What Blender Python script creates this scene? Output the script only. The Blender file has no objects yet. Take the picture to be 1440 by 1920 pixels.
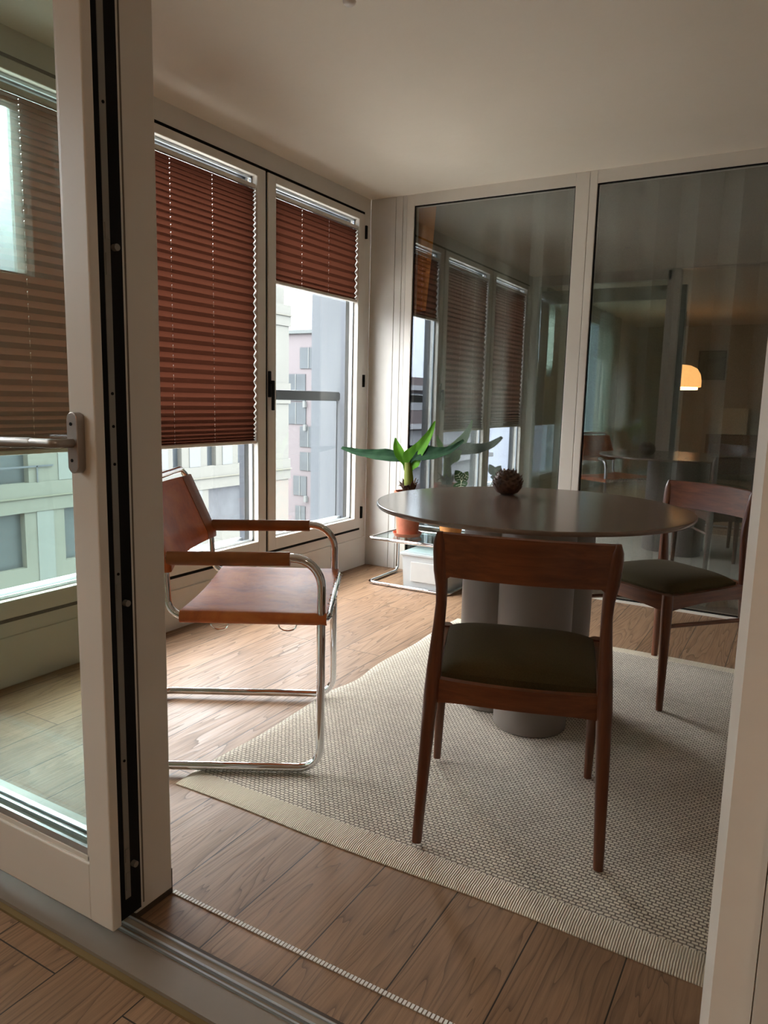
import bpy, bmesh, math, random
from mathutils import Vector, Matrix
random.seed(7)
R = math.radians
scene = bpy.context.scene
col = scene.collection

# ------------------------------------------------------------------ tagging
def tag(o, label=None, cat=None, group=None, kind=None):
    if label: o['label'] = label
    if cat: o['category'] = cat
    if group: o['group'] = group
    if kind: o['kind'] = kind
    return o

def empty(name, loc=(0, 0, 0), rz=0.0):
    o = bpy.data.objects.new(name, None)
    o.empty_display_size = 0.1
    o.location = loc
    o.rotation_euler = (0, 0, rz)
    col.objects.link(o)
    return o

# ------------------------------------------------------------------ mesh builder
class MB:
    def __init__(s):
        s.v = []; s.f = []; s.sm = []
    def add(s, vs, fs, smooth=False):
        o = len(s.v)
        s.v += [tuple(v) for v in vs]
        s.f += [tuple(i + o for i in f) for f in fs]
        s.sm += [smooth] * len(fs)
        return s
    def box(s, x0, x1, y0, y1, z0, z1):
        vs = [(x0, y0, z0), (x1, y0, z0), (x1, y1, z0), (x0, y1, z0), (x0, y0, z1), (x1, y0, z1), (x1, y1, z1), (x0, y1, z1)]
        return s.add(vs, [(0, 3, 2, 1), (4, 5, 6, 7), (0, 1, 5, 4), (1, 2, 6, 5), (2, 3, 7, 6), (3, 0, 4, 7)])
    def rbox(s, x0, x1, y0, y1, z0, z1, r=.004, seg=2):
        bm = bmesh.new()
        bmesh.ops.create_cube(bm, size=1)
        for v in bm.verts:
            v.co = Vector(((x0 + x1) / 2 + v.co.x * (x1 - x0), (y0 + y1) / 2 + v.co.y * (y1 - y0), (z0 + z1) / 2 + v.co.z * (z1 - z0)))
        bmesh.ops.bevel(bm, geom=bm.edges[:], offset=r, segments=seg, profile=.5, affect='EDGES')
        return s.frombm(bm)
    def frombm(s, bm, smooth=False, mat=None):
        bm.verts.index_update()
        vs = [(mat @ v.co if mat else v.co.copy()) for v in bm.verts]
        fs = [tuple(v.index for v in f.verts) for f in bm.faces]
        bm.free()
        return s.add(vs, fs, smooth)
    def prism(s, pts, z0, z1, smooth=False):
        n = len(pts)
        vs = [(x, y, z0) for x, y in pts] + [(x, y, z1) for x, y in pts]
        fs = [tuple(range(n))[::-1], tuple(range(n, 2 * n))]
        s.add(vs, fs)
        return s.add(vs, [(i, (i + 1) % n, n + (i + 1) % n, n + i) for i in range(n)], smooth)
    def grid(s, rows, smooth=True, closeu=False):
        nu = len(rows[0]); nv = len(rows)
        vs = [p for r_ in rows for p in r_]
        fs = []
        for j in range(nv - 1):
            for i in range(nu - (0 if closeu else 1)):
                i2 = (i + 1) % nu
                fs.append((j * nu + i, j * nu + i2, (j + 1) * nu + i2, (j + 1) * nu + i))
        return s.add(vs, fs, smooth)
    def loft(s, rings, caps=True):
        n = len(rings[0])
        s.grid(rings, True, True)
        if caps:
            s.add(rings[0], [tuple(range(n))[::-1]])
            s.add(rings[-1], [tuple(range(n))])
        return s
    def lathe(s, prof, c=(0, 0, 0), n=32, smooth=True, caps=False):
        rings = [[(c[0] + r_ * math.cos(2 * math.pi * i / n), c[1] + r_ * math.sin(2 * math.pi * i / n), c[2] + z) for i in range(n)] for r_, z in prof]
        s.grid(rings, smooth, True)
        if caps:
            s.add(rings[0], [tuple(range(n))[::-1]]); s.add(rings[-1], [tuple(range(n))])
        return s
    def tube(s, pts, r, n=12, closed=False, sx=1, sz=1, caps=True):
        pts = [Vector(p) for p in pts]
        m = len(pts)
        tans = []
        for i in range(m):
            a = pts[(i - 1) % m] if (closed or i > 0) else pts[i]
            b = pts[(i + 1) % m] if (closed or i < m - 1) else pts[i]
            tans.append((b - a).normalized())
        up = Vector((0, 0, 1))
        if abs(tans[0].dot(up)) > .9: up = Vector((0, 1, 0))
        nrm = (up - tans[0] * up.dot(tans[0])).normalized()
        rings = []
        for i in range(m):
            t = tans[i]
            nrm = (nrm - t * nrm.dot(t)).normalized()
            bi = t.cross(nrm)
            rr = r[i] if isinstance(r, (list, tuple)) else r
            rings.append([tuple(pts[i] + nrm * rr * sz * math.cos(2 * math.pi * k / n) + bi * rr * sx * math.sin(2 * math.pi * k / n)) for k in range(n)])
        if closed: rings.append(rings[0])
        s.grid(rings, True, True)
        if caps and not closed:
            s.add(rings[0], [tuple(range(n))[::-1]]); s.add(rings[-1], [tuple(range(n))])
        return s
    def build(s, name, mat, parent=None, label=None, world=True, smooth=None):
        me = bpy.data.meshes.new(name)
        off = Vector(parent_loc(parent)) if (parent and world) else Vector((0, 0, 0))
        me.from_pydata([tuple(Vector(v) - off) for v in s.v], [], s.f)
        bm = bmesh.new(); bm.from_mesh(me)
        bmesh.ops.remove_doubles(bm, verts=bm.verts[:], dist=1e-5)
        bmesh.ops.recalc_face_normals(bm, faces=bm.faces[:])
        bm.to_mesh(me); bm.free()
        if any(s.sm) or smooth:
            for p in me.polygons: p.use_smooth = True
            try:
                me.set_sharp_from_angle(angle=R(38))
            except Exception:
                pass
        me.materials.append(mat)
        o = bpy.data.objects.new(name, me)
        col.objects.link(o)
        if parent: o.parent = parent
        if label: o['label'] = label
        return o

def parent_loc(p):
    l = Vector(p.location)
    while p.parent:
        p = p.parent
        l += Vector(p.location)
    return l

def struct(name, mb, mat, label=None):
    o = mb.build(name, mat)
    o['kind'] = 'structure'
    o['label'] = label or name.replace('_', ' ')
    return o
def sroot(name, loc, label=None):
    o = empty(name, loc); o['kind'] = 'structure'; o['label'] = label or name.replace('_', ' ')
    return o

def fillet(pts, r, n=7, closed=False):
    pts = [Vector(p) for p in pts]
    out = []
    m = len(pts)
    for i, p in enumerate(pts):
        if not closed and (i == 0 or i == m - 1):
            out.append(p); continue
        a = pts[(i - 1) % m]; b = pts[(i + 1) % m]
        u = (a - p); v = (b - p)
        ang = u.angle(v)
        rr = r[i] if isinstance(r, (list, tuple)) else r
        d = min(rr / math.tan(ang / 2), u.length * .49, v.length * .49)
        u.normalize(); v.normalize()
        p0 = p + u * d; p1 = p + v * d
        rad = d * math.tan(ang / 2)
        c = p + (u + v).normalized() * (rad / math.sin(ang / 2))
        a0 = (p0 - c); a1 = (p1 - c)
        th = a0.angle(a1)
        for k in range(n + 1):
            t = k / n
            out.append(c + (a0 * math.sin((1 - t) * th) + a1 * math.sin(t * th)) / math.sin(th))
    return out

# ------------------------------------------------------------------ materials
def new_mat(name):
    m = bpy.data.materials.new(name); m.use_nodes = True
    nt = m.node_tree
    b = nt.nodes['Principled BSDF']
    return m, nt, b
def N(nt, t, **kw):
    n = nt.nodes.new(t)
    for k, v in kw.items():
        if k in n.inputs: n.inputs[k].default_value = v
        else: setattr(n, k, v)
    return n
def L(nt, a, b): nt.links.new(a, b)
def ramp(nt, fac, stops):
    r_ = nt.nodes.new('ShaderNodeValToRGB')
    e = r_.color_ramp.elements
    while len(e) < len(stops): e.new(.5)
    for i, (p, c) in enumerate(stops):
        e[i].position = p; e[i].color = (*c, 1) if len(c) == 3 else c
    L(nt, fac, r_.inputs[0])
    return r_
def coords(nt, scale=(1, 1, 1), rot=(0, 0, 0), loc=(0, 0, 0)):
    tc = nt.nodes.new('ShaderNodeTexCoord')
    mp = N(nt, 'ShaderNodeMapping')
    mp.inputs['Scale'].default_value = scale; mp.inputs['Rotation'].default_value = rot; mp.inputs['Location'].default_value = loc
    L(nt, tc.outputs['Object'], mp.inputs[0])
    return mp.outputs[0]
def bump(nt, b, h, strength=.2, dist=.002):
    n = N(nt, 'ShaderNodeBump', Strength=strength, Distance=dist)
    L(nt, h, n.inputs['Height']); L(nt, n.outputs[0], b.inputs['Normal'])
    return n
def plain(name, c, rough=.5, metal=0, noise=0, nscale=20, spec=.5, bumps=0, coat=0):
    m, nt, b = new_mat(name)
    b.inputs['Base Color'].default_value = (*c, 1)
    b.inputs['Roughness'].default_value = rough
    b.inputs['Metallic'].default_value = metal
    b.inputs['Specular IOR Level'].default_value = spec
    b.inputs['Coat Weight'].default_value = coat
    co = coords(nt)
    nz = N(nt, 'ShaderNodeTexNoise', Scale=nscale, Detail=4)
    L(nt, co, nz.inputs[0])
    k = max(noise, .02)
    r_ = ramp(nt, nz.outputs[0], [(.3, tuple(x * (1 - k) for x in c)), (.7, tuple(min(1, x * (1 + k)) for x in c))])
    L(nt, r_.outputs[0], b.inputs['Base Color'])
    if bumps: bump(nt, b, nz.outputs[0], bumps)
    return m

white = plain('painted_wood_white', (.66, .62, .56), .38, noise=.03, nscale=4)
wall_white = plain('painted_wall', (.68, .65, .60), .55, noise=.03, nscale=3)
wallpanel = plain('lacquered_panel_white', (.60, .575, .535), .42, noise=.02, spec=.3)
black = plain('black_rubber', (.004, .004, .004), .75, spec=.2)
darkmetal = plain('anthracite_aluminium', (.05, .055, .065), .4, .5)
steel = plain('brushed_steel', (.38, .36, .34), .32, 1)
chrome = plain('polished_chrome', (.82, .83, .85), .06, 1)
hardware = plain('zinc_hardware', (.24, .225, .20), .5, .5)
handle_m = plain('satin_nickel', (.34, .31, .29), .35, .75)
aluminium = plain('anodised_aluminium', (.55, .6, .64), .28, .8)
concrete = plain('pale_concrete', (.050, .051, .044), .8, noise=.06, nscale=.6, bumps=.05)
concrete2 = plain('pale_render_strip', (.057, .062, .061), .8, noise=.03)
concrete_l = plain('pale_concrete_strip', (.048, .048, .036), .8, noise=.05)
street = plain('asphalt', (.32, .31, .29), .9, noise=.2, nscale=2)
plastic = plain('terracotta_clay', (.42, .13, .07), .75, noise=.12, nscale=30, bumps=.08)
orangeclay = plain('orange_clay', (.55, .22, .06), .7, noise=.1, nscale=30)
soil = plain('dark_soil', (.05, .03, .02), .95, noise=.5, nscale=80, bumps=.8)

def ceiling_mat():
    m, nt, b = new_mat('plaster_ceiling')
    co = coords(nt)
    n1 = N(nt, 'ShaderNodeTexNoise', Scale=1.3, Detail=6, Roughness=.6); L(nt, co, n1.inputs[0])
    n2 = N(nt, 'ShaderNodeTexNoise', Scale=9, Detail=5); L(nt, co, n2.inputs[0])
    r_ = ramp(nt, n1.outputs[0], [(.3, (.78, .71, .60)), (.75, (.83, .76, .66))])
    L(nt, r_.outputs[0], b.inputs['Base Color'])
    b.inputs['Roughness'].default_value = .75
    bump(nt, b, n2.outputs[0], .25, .01)
    return m
ceil_m = ceiling_mat()

def floor_mat():
    m, nt, b = new_mat('oak_planks')
    co = coords(nt)
    # planks run along Y : brick texture in rotated space
    mp = N(nt, 'ShaderNodeMapping'); mp.inputs['Rotation'].default_value = (0, 0, R(90)); mp.inputs['Location'].default_value = (.37, .12, 0)
    L(nt, co, mp.inputs[0])
    br = N(nt, 'ShaderNodeTexBrick', Scale=1.0)
    br.inputs['Brick Width'].default_value = 1.9; br.inputs['Row Height'].default_value = .19
    br.inputs['Mortar Size'].default_value = .0016; br.inputs['Mortar Smooth'].default_value = .1
    br.inputs['Color1'].default_value = (0, 0, 0, 1); br.inputs['Color2'].default_value = (1, 1, 1, 1); br.inputs['Mortar'].default_value = (.5, .5, .5, 1)
    br.offset = .37; br.offset_frequency = 2
    L(nt, mp.outputs[0], br.inputs['Vector'])
    rnd = N(nt, 'ShaderNodeSeparateColor'); L(nt, br.outputs['Color'], rnd.inputs[0])
    # per plank offset for the grain
    add = N(nt, 'ShaderNodeVectorMath', operation='MULTIPLY_ADD')
    L(nt, rnd.outputs[0], add.inputs[0]); add.inputs[1].default_value = (7.3, 13.1, 3.7); L(nt, co, add.inputs[2])
    st = N(nt, 'ShaderNodeMapping'); st.inputs['Scale'].default_value = (9.5, .85, 1); L(nt, add.outputs[0], st.inputs[0])
    wn = N(nt, 'ShaderNodeTexNoise', Scale=1.0, Detail=2.5, Roughness=.5, Distortion=.35); L(nt, st.outputs[0], wn.inputs[0])
    rings = N(nt, 'ShaderNodeMath', operation='MULTIPLY'); rings.inputs[1].default_value = 17; L(nt, wn.outputs[0], rings.inputs[0])
    fr = N(nt, 'ShaderNodeMath', operation='FRACT'); L(nt, rings.outputs[0], fr.inputs[0])
    st2 = N(nt, 'ShaderNodeMapping'); st2.inputs['Scale'].default_value = (190, 7, 1); L(nt, add.outputs[0], st2.inputs[0])
    fn = N(nt, 'ShaderNodeTexNoise', Scale=1.0, Detail=3, Roughness=.6); L(nt, st2.outputs[0], fn.inputs[0])
    gr = ramp(nt, fr.outputs[0], [(0, (.42, .42, .42)), (.10, (.72, .72, .72)), (.5, (1, 1, 1)), (1, (.92, .92, .92))])
    pl = ramp(nt, rnd.outputs[0], [(0, (.27, .155, .085)), (.5, (.36, .215, .125)), (1, (.31, .18, .10))])
    mx = N(nt, 'ShaderNodeMix', data_type='RGBA', blend_type='MULTIPLY'); mx.inputs[0].default_value = .9
    L(nt, pl.outputs[0], mx.inputs[6]); L(nt, gr.outputs[0], mx.inputs[7])
    fr2 = ramp(nt, fn.outputs[0], [(.35, (.72, .70, .68)), (.6, (1.06, 1.06, 1.06))])
    mx2 = N(nt, 'ShaderNodeMix', data_type='RGBA', blend_type='MULTIPLY'); mx2.inputs[0].default_value = .7
    L(nt, mx.outputs[2], mx2.inputs[6]); L(nt, fr2.outputs[0], mx2.inputs[7])
    # knots
    vk = N(nt, 'ShaderNodeTexVoronoi', Scale=1.0); k_ = N(nt, 'ShaderNodeMapping'); k_.inputs['Scale'].default_value = (2.3, 1.1, 1); L(nt, add.outputs[0], k_.inputs[0]); L(nt, k_.outputs[0], vk.inputs[0])
    kr = ramp(nt, vk.outputs['Distance'], [(.018, (.3, .26, .22)), (.05, (1, 1, 1))])
    mx3 = N(nt, 'ShaderNodeMix', data_type='RGBA', blend_type='MULTIPLY'); mx3.inputs[0].default_value = .8
    L(nt, mx2.outputs[2], mx3.inputs[6]); L(nt, kr.outputs[0], mx3.inputs[7])
    mo = N(nt, 'ShaderNodeMix', data_type='RGBA'); L(nt, br.outputs['Fac'], mo.inputs[0]); L(nt, mx3.outputs[2], mo.inputs[6]); mo.inputs[7].default_value = (.03, .018, .01, 1)
    L(nt, mo.outputs[2], b.inputs['Base Color'])
    rr = N(nt, 'ShaderNodeMapRange'); b.inputs['Specular IOR Level'].default_value = .38; rr.inputs[3].default_value = .55; rr.inputs[4].default_value = .42; L(nt, fr.outputs[0], rr.inputs[0]); L(nt, rr.outputs[0], b.inputs['Roughness'])
    h = N(nt, 'ShaderNodeMath', operation='MULTIPLY_ADD'); L(nt, fr2.outputs[0], h.inputs[0]); h.inputs[1].default_value = .5
    inv = N(nt, 'ShaderNodeMath', operation='MULTIPLY_ADD'); L(nt, br.outputs['Fac'], inv.inputs[0]); inv.inputs[1].default_value = -1.2; L(nt, gr.outputs[0], inv.inputs[2])
    L(nt, inv.outputs[0], h.inputs[2])
    bump(nt, b, h.outputs[0], .35, .0012)
    return m
floor_m = floor_mat()

def wood_mat(name, c0, c1, scale=(60, 60, 5), rough=.35):
    m, nt, b = new_mat(name)
    co = coords(nt, scale)
    n1 = N(nt, 'ShaderNodeTexNoise', Scale=1, Detail=4, Roughness=.6, Distortion=.4); L(nt, co, n1.inputs[0])
    r_ = ramp(nt, n1.outputs[0], [(.25, c0), (.5, tuple((a + b_) / 2 for a, b_ in zip(c0, c1))), (.72, c1)])
    L(nt, r_.outputs[0], b.inputs['Base Color'])
    b.inputs['Roughness'].default_value = rough
    b.inputs['Coat Weight'].default_value = .25; b.inputs['Coat Roughness'].default_value = .25
    bump(nt, b, n1.outputs[0], .06)
    return m
teak_v = wood_mat('teak_upright', (.075, .018, .006), (.175, .050, .016))
teak_h = wood_mat('teak_sideways', (.090, .022, .007), (.215, .066, .021), (5, 60, 60))
teak_d = wood_mat('teak_lengthways', (.090, .022, .007), (.215, .066, .021), (60, 5, 60))
sideboard_m = wood_mat('walnut_veneer', (.07, .03, .015), (.14, .065, .03), (5, 60, 60))

def rug_mat():
    m, nt, b = new_mat('chunky_woven_wool')
    co = coords(nt, (1, 1, 1), (0, 0, 0))
    nz = N(nt, 'ShaderNodeTexNoise', Scale=55, Detail=2); L(nt, co, nz.inputs[0])
    wb = N(nt, 'ShaderNodeVectorMath', operation='SUBTRACT'); L(nt, nz.outputs['Color'], wb.inputs[0]); wb.inputs[1].default_value = (.5, .5, .5)
    ws = N(nt, 'ShaderNodeVectorMath', operation='MULTIPLY_ADD'); L(nt, wb.outputs[0], ws.inputs[0]); ws.inputs[1].default_value = (.0060, .0060, 0); L(nt, co, ws.inputs[2])
    br = N(nt, 'ShaderNodeTexBrick', Scale=1)
    br.inputs['Brick Width'].default_value = .0155; br.inputs['Row Height'].default_value = .0102
    br.inputs['Mortar Size'].default_value = .0026; br.inputs['Mortar Smooth'].default_value = .85
    br.inputs['Color1'].default_value = (.90, .82, .70, 1); br.inputs['Color2'].default_value = (.76, .69, .585, 1); br.inputs['Mortar'].default_value = (.235, .195, .16, 1)
    L(nt, ws.outputs[0], br.inputs[0])
    # plain ribbed end band near local y max/min
    sp = N(nt, 'ShaderNodeSeparateXYZ'); L(nt, co, sp.inputs[0])
    wv = N(nt, 'ShaderNodeTexWave', Scale=58.0, Distortion=1.0); wv.inputs['Detail'].default_value = 1
    wv.bands_direction = 'X'; L(nt, co, wv.inputs[0])
    wr = ramp(nt, wv.outputs[0], [(0, (.50, .43, .33)), (.6, (.86, .77, .63))])
    ab = N(nt, 'ShaderNodeMath', operation='ABSOLUTE'); L(nt, sp.outputs[1], ab.inputs[0])
    gt = N(nt, 'ShaderNodeMath', operation='GREATER_THAN'); L(nt, ab.outputs[0], gt.inputs[0]); gt.inputs[1].default_value = .905
    big = N(nt, 'ShaderNodeTexNoise', Scale=3, Detail=3); L(nt, co, big.inputs[0])
    br_r = ramp(nt, big.outputs[0], [(.3, (.88, .87, .86)), (.7, (1.05, 1.05, 1.03))])
    mx = N(nt, 'ShaderNodeMix', data_type='RGBA'); L(nt, gt.outputs[0], mx.inputs[0]); L(nt, br.outputs[0], mx.inputs[6]); L(nt, wr.outputs[0], mx.inputs[7])
    ml = N(nt, 'ShaderNodeMix', data_type='RGBA', blend_type='MULTIPLY'); ml.inputs[0].default_value = 1; L(nt, mx.outputs[2], ml.inputs[6]); L(nt, br_r.outputs[0], ml.inputs[7])
    L(nt, ml.outputs[2], b.inputs['Base Color']); b.inputs['Roughness'].default_value = .95
    b.inputs['Specular IOR Level'].default_value = .15
    hb = N(nt, 'ShaderNodeMath', operation='SUBTRACT'); hb.inputs[0].default_value = 1; L(nt, br.outputs['Fac'], hb.inputs[1])
    hm = N(nt, 'ShaderNodeMix', data_type='FLOAT'); L(nt, gt.outputs[0], hm.inputs[0]); L(nt, hb.outputs[0], hm.inputs[2]); L(nt, wv.outputs[0], hm.inputs[3])
    bump(nt, b, hm.outputs[0], .65, .004)
    return m
rug_m = rug_mat()

def leather_mat():
    m, nt, b = new_mat('cognac_saddle_leather')
    co = coords(nt)
    n1 = N(nt, 'ShaderNodeTexNoise', Scale=7, Detail=6, Roughness=.65, Distortion=.5); L(nt, co, n1.inputs[0])
    r_ = ramp(nt, n1.outputs[0], [(.25, (.28, .060, .018)), (.5, (.52, .13, .030)), (.75, (.66, .21, .045))])
    L(nt, r_.outputs[0], b.inputs['Base Color'])
    n2 = N(nt, 'ShaderNodeTexNoise', Scale=45, Detail=5); L(nt, co, n2.inputs[0])
    rr = N(nt, 'ShaderNodeMapRange'); b.inputs['Specular IOR Level'].default_value = .38; rr.inputs[3].default_value = .40; rr.inputs[4].default_value = .56; L(nt, n2.outputs[0], rr.inputs[0]); L(nt, rr.outputs[0], b.inputs['Roughness'])
    bump(nt, b, n2.outputs[0], .12, .002)
    return m
leather = leather_mat()
leather_edge = plain('leather_strap', (.26, .075, .018), .38, noise=.25, nscale=14, bumps=.08)

def fabric(name, c, s=700):
    m, nt, b = new_mat(name)
    co = coords(nt)
    w = N(nt, 'ShaderNodeTexNoise', Scale=s, Detail=2); L(nt, co, w.inputs[0])
    r_ = ramp(nt, w.outputs[0], [(.3, tuple(x * .7 for x in c)), (.7, tuple(x * 1.25 for x in c))])
    L(nt, r_.outputs[0], b.inputs['Base Color']); b.inputs['Roughness'].default_value = .95
    b.inputs['Sheen Weight'].default_value = .03; b.inputs['Specular IOR Level'].default_value = .2
    bump(nt, b, w.outputs[0], .3, .001)
    return m
olive = fabric('olive_wool', (.075, .055, .023))
greycurtain = fabric('grey_curtain', (.27, .27, .235), 300)
orangedrape = fabric('orange_cloth', (.85, .33, .08), 300)

def glass(name, tint=(.93, .96, .95), refl=.05, rough=0.0, fres=1.45):
    m = bpy.data.materials.new(name); m.use_nodes = True
    nt = m.node_tree; nt.nodes.clear()
    out = N(nt, 'ShaderNodeOutputMaterial')
    tr = N(nt, 'ShaderNodeBsdfTransparent'); tr.inputs[0].default_value = (*tint, 1)
    gl = N(nt, 'ShaderNodeBsdfGlossy', Roughness=rough); gl.inputs[0].default_value = (.93, .97, 1, 1)
    lw = N(nt, 'ShaderNodeLayerWeight', Blend=.5)      # Schlick reflectance, the same from both faces
    pw = N(nt, 'ShaderNodeMath', operation='POWER'); L(nt, lw.outputs['Facing'], pw.inputs[0]); pw.inputs[1].default_value = 5
    f0 = ((fres - 1) / (fres + 1)) ** 2
    fr = N(nt, 'ShaderNodeMath', operation='MULTIPLY_ADD'); L(nt, pw.outputs[0], fr.inputs[0]); fr.inputs[1].default_value = 1 - f0; fr.inputs[2].default_value = f0
    # procedural smear so the pane is not perfectly even
    co = coords(nt, (3, 3, 1.2)); nz = N(nt, 'ShaderNodeTexNoise', Scale=1.0, Detail=2); L(nt, co, nz.inputs[0])
    k = N(nt, 'ShaderNodeMapRange'); k.inputs[3].default_value = refl * .96; k.inputs[4].default_value = refl * 1.04; L(nt, nz.outputs[0], k.inputs[0])
    ad = N(nt, 'ShaderNodeMath', operation='ADD', use_clamp=True); L(nt, fr.outputs[0], ad.inputs[0]); L(nt, k.outputs[0], ad.inputs[1])
    mx = N(nt, 'ShaderNodeMixShader'); L(nt, ad.outputs[0], mx.inputs[0]); L(nt, tr.outputs[0], mx.inputs[1]); L(nt, gl.outputs[0], mx.inputs[2])
    L(nt, mx.outputs[0], out.inputs[0])
    return m
g_win = glass('window_glass', (.955, .965, .96), .0)
g_far = glass('coated_glass', (.86, .89, .88), .14, fres=1.55)
g_door = glass('door_glass', (.90, .955, .93), .035)
g_living = glass('living_window_glass', (.45, .47, .46), .0)
g_shelf = glass('shelf_glass', (.80, .92, .90), .06)
g_facade = plain('facade_window_glass', (.018, .023, .026), .35, noise=.25, nscale=.8)
g_facade2 = plain('facade_window_louvre', (.028, .031, .034), .4, noise=.2, nscale=2)

def blind_mat(name, c, ct):
    m = bpy.data.materials.new(name); m.use_nodes = True
    nt = m.node_tree; nt.nodes.clear()
    out = N(nt, 'ShaderNodeOutputMaterial')
    d = N(nt, 'ShaderNodeBsdfDiffuse'); t = N(nt, 'ShaderNodeBsdfTranslucent')
    co = coords(nt, (1, 1, 1)); nz = N(nt, 'ShaderNodeTexNoise', Scale=400, Detail=1); L(nt, co, nz.inputs[0])
    r1 = ramp(nt, nz.outputs[0], [(.3, tuple(x * .85 for x in c)), (.7, tuple(x * 1.15 for x in c))])
    L(nt, r1.outputs[0], d.inputs[0]); t.inputs[0].default_value = (*ct, 1)
    mx = N(nt, 'ShaderNodeMixShader', Fac=.5)
    L(nt, d.outputs[0], mx.inputs[1]); L(nt, t.outputs[0], mx.inputs[2]); L(nt, mx.outputs[0], out.inputs[0])
    return m
blind_m = blind_mat('russet_pleated_fabric', (.075, .032, .020), (.027, .0082, .0045))
def sheer_mat():
    m = blind_mat('white_sheer_fabric', (.55, .58, .53), (.5, .54, .48))
    nt = m.node_tree; out = [n for n in nt.nodes if n.type == 'OUTPUT_MATERIAL'][0]
    prev = out.inputs[0].links[0].from_socket
    tr = N(nt, 'ShaderNodeBsdfTransparent'); mx = N(nt, 'ShaderNodeMixShader', Fac=.55)
    L(nt, prev, mx.inputs[1]); L(nt, tr.outputs[0], mx.inputs[2]); L(nt, mx.outputs[0], out.inputs[0])
    return m
sheer_m = sheer_mat()
leaf_m0 = None

def leaf_mat(name, c0, c1, fac=.2):
    m, nt, b = new_mat(name)
    tc = nt.nodes.new('ShaderNodeTexCoord')
    n1 = N(nt, 'ShaderNodeTexNoise', Scale=14, Detail=3); L(nt, tc.outputs['Object'], n1.inputs[0])
    r_ = ramp(nt, n1.outputs[0], [(.3, c0), (.7, c1)])
    L(nt, r_.outputs[0], b.inputs['Base Color'])
    b.inputs['Roughness'].default_value = .6; b.inputs['Specular IOR Level'].default_value = .12 if fac > .1 else .03
    tl = N(nt, 'ShaderNodeBsdfTranslucent'); tl.inputs[0].default_value = (c1[0] * 2.0, c1[1] * 2.0, c1[2] * .8, 1)
    mx = N(nt, 'ShaderNodeMixShader', Fac=fac)
    out = nt.nodes['Material Output']
    L(nt, b.outputs[0], mx.inputs[1]); L(nt, tl.outputs[0], mx.inputs[2]); L(nt, mx.outputs[0], out.inputs[0])
    wv = N(nt, 'ShaderNodeTexWave', Scale=40); L(nt, tc.outputs['Object'], wv.inputs[0]); bump(nt, b, wv.outputs[0], .1, .001)
    return m
leaf_dark = leaf_mat('banana_leaf_dark', (.006, .018, .009), (.016, .042, .018), .05)
leaf_green = leaf_mat('banana_leaf_fresh', (.05, .16, .012), (.11, .28, .02))
stem_m = leaf_mat('banana_stem', (.10, .14, .03), (.22, .24, .06))
leaf_var = leaf_mat('velvet_leaf', (.015, .035, .015), (.04, .075, .03))
leaf_vein = plain('pale_leaf_vein', (.55, .60, .40), .5)
bark = plain('dry_leaf_sheath', (.09, .05, .03), .9, noise=.4, nscale=60, bumps=.5)
arti_m = plain('dried_bract', (.12, .062, .038), .55, noise=.55, nscale=45, bumps=.4)
taupe_top = plain('taupe_lacquer_top', (.20, .135, .105), .16, noise=.02, spec=.55)
taupe = plain('taupe_lacquer', (.20, .165, .145), .40, noise=.02)

def box_plastic():
    m, nt, b = new_mat('frosted_plastic')
    b.inputs['Base Color'].default_value = (.80, .83, .84, 1); b.inputs['Roughness'].default_value = .3
    b.inputs['Transmission Weight'].default_value = .25
    co = coords(nt); nz = N(nt, 'ShaderNodeTexNoise', Scale=6); L(nt, co, nz.inputs[0])
    r_ = ramp(nt, nz.outputs[0], [(.3, (.74, .78, .80)), (.7, (.84, .87, .88))]); L(nt, r_.outputs[0], b.inputs['Base Color'])
    return m
frosted = box_plastic()
paper = plain('white_paper', (.85, .83, .80), .8)
def emis(name, c, s):
    m, nt, b = new_mat(name)
    b.inputs['Base Color'].default_value = (*c, 1)
    b.inputs['Emission Color'].default_value = (*c, 1); b.inputs['Emission Strength'].default_value = s
    return m
lamp_shade_m = emis('lit_amber_shade', (1.0, .46, .14), 1.6)
lamp_glow_m = emis('lit_lamp_diffuser', (1.0, .78, .42), 4.5)

# ================================================================== ROOM (metres; x right along the far wall, y away from the camera, z up)
H = 2.385
XR = 2.95          # right wall of the glazed room
YD = -3.14         # far side of the sliding door frame
# floor and ceiling
struct('floor', MB().box(-.02, 5.2, -8.6, .02, -.12, 0.0), floor_m, 'oak plank floor')
struct('ceiling', MB().box(-.12, 5.2, -8.6, .9, H, H + .15), ceil_m, 'plastered ceiling')
# left wall (window wall) : bottom panel, lintel, posts
wl = MB().box(-.10, 0, -3.26, 0.0, 0, .25).box(-.10, 0, -3.26, 0.0, 2.292, H)
wl.box(-.10, 0, -.080, 0.0, .25, 2.292).box(-.10, 0, -3.26, -3.052, .25, 2.292)
wl.rbox(0, .010, -3.12, -.01, .0, .195, .002, 1)
struct('wall_left', wl, wall_white, 'white window wall')
# back wall: grooved white panels beside the glazing
wb = MB()
for a, b_ in ((0.0, .1815), (.1845, .2325), (.2355, .262)):
    wb.rbox(a, b_, 0.0, .03, 0, H - .0, .0015, 1)
struct('wall_back', wb, wallpanel, 'white panelled end of the far wall')
struct('trim_1', MB().box(0.0, .262, .031, .06, 0, H), black, 'dark groove backing')

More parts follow.
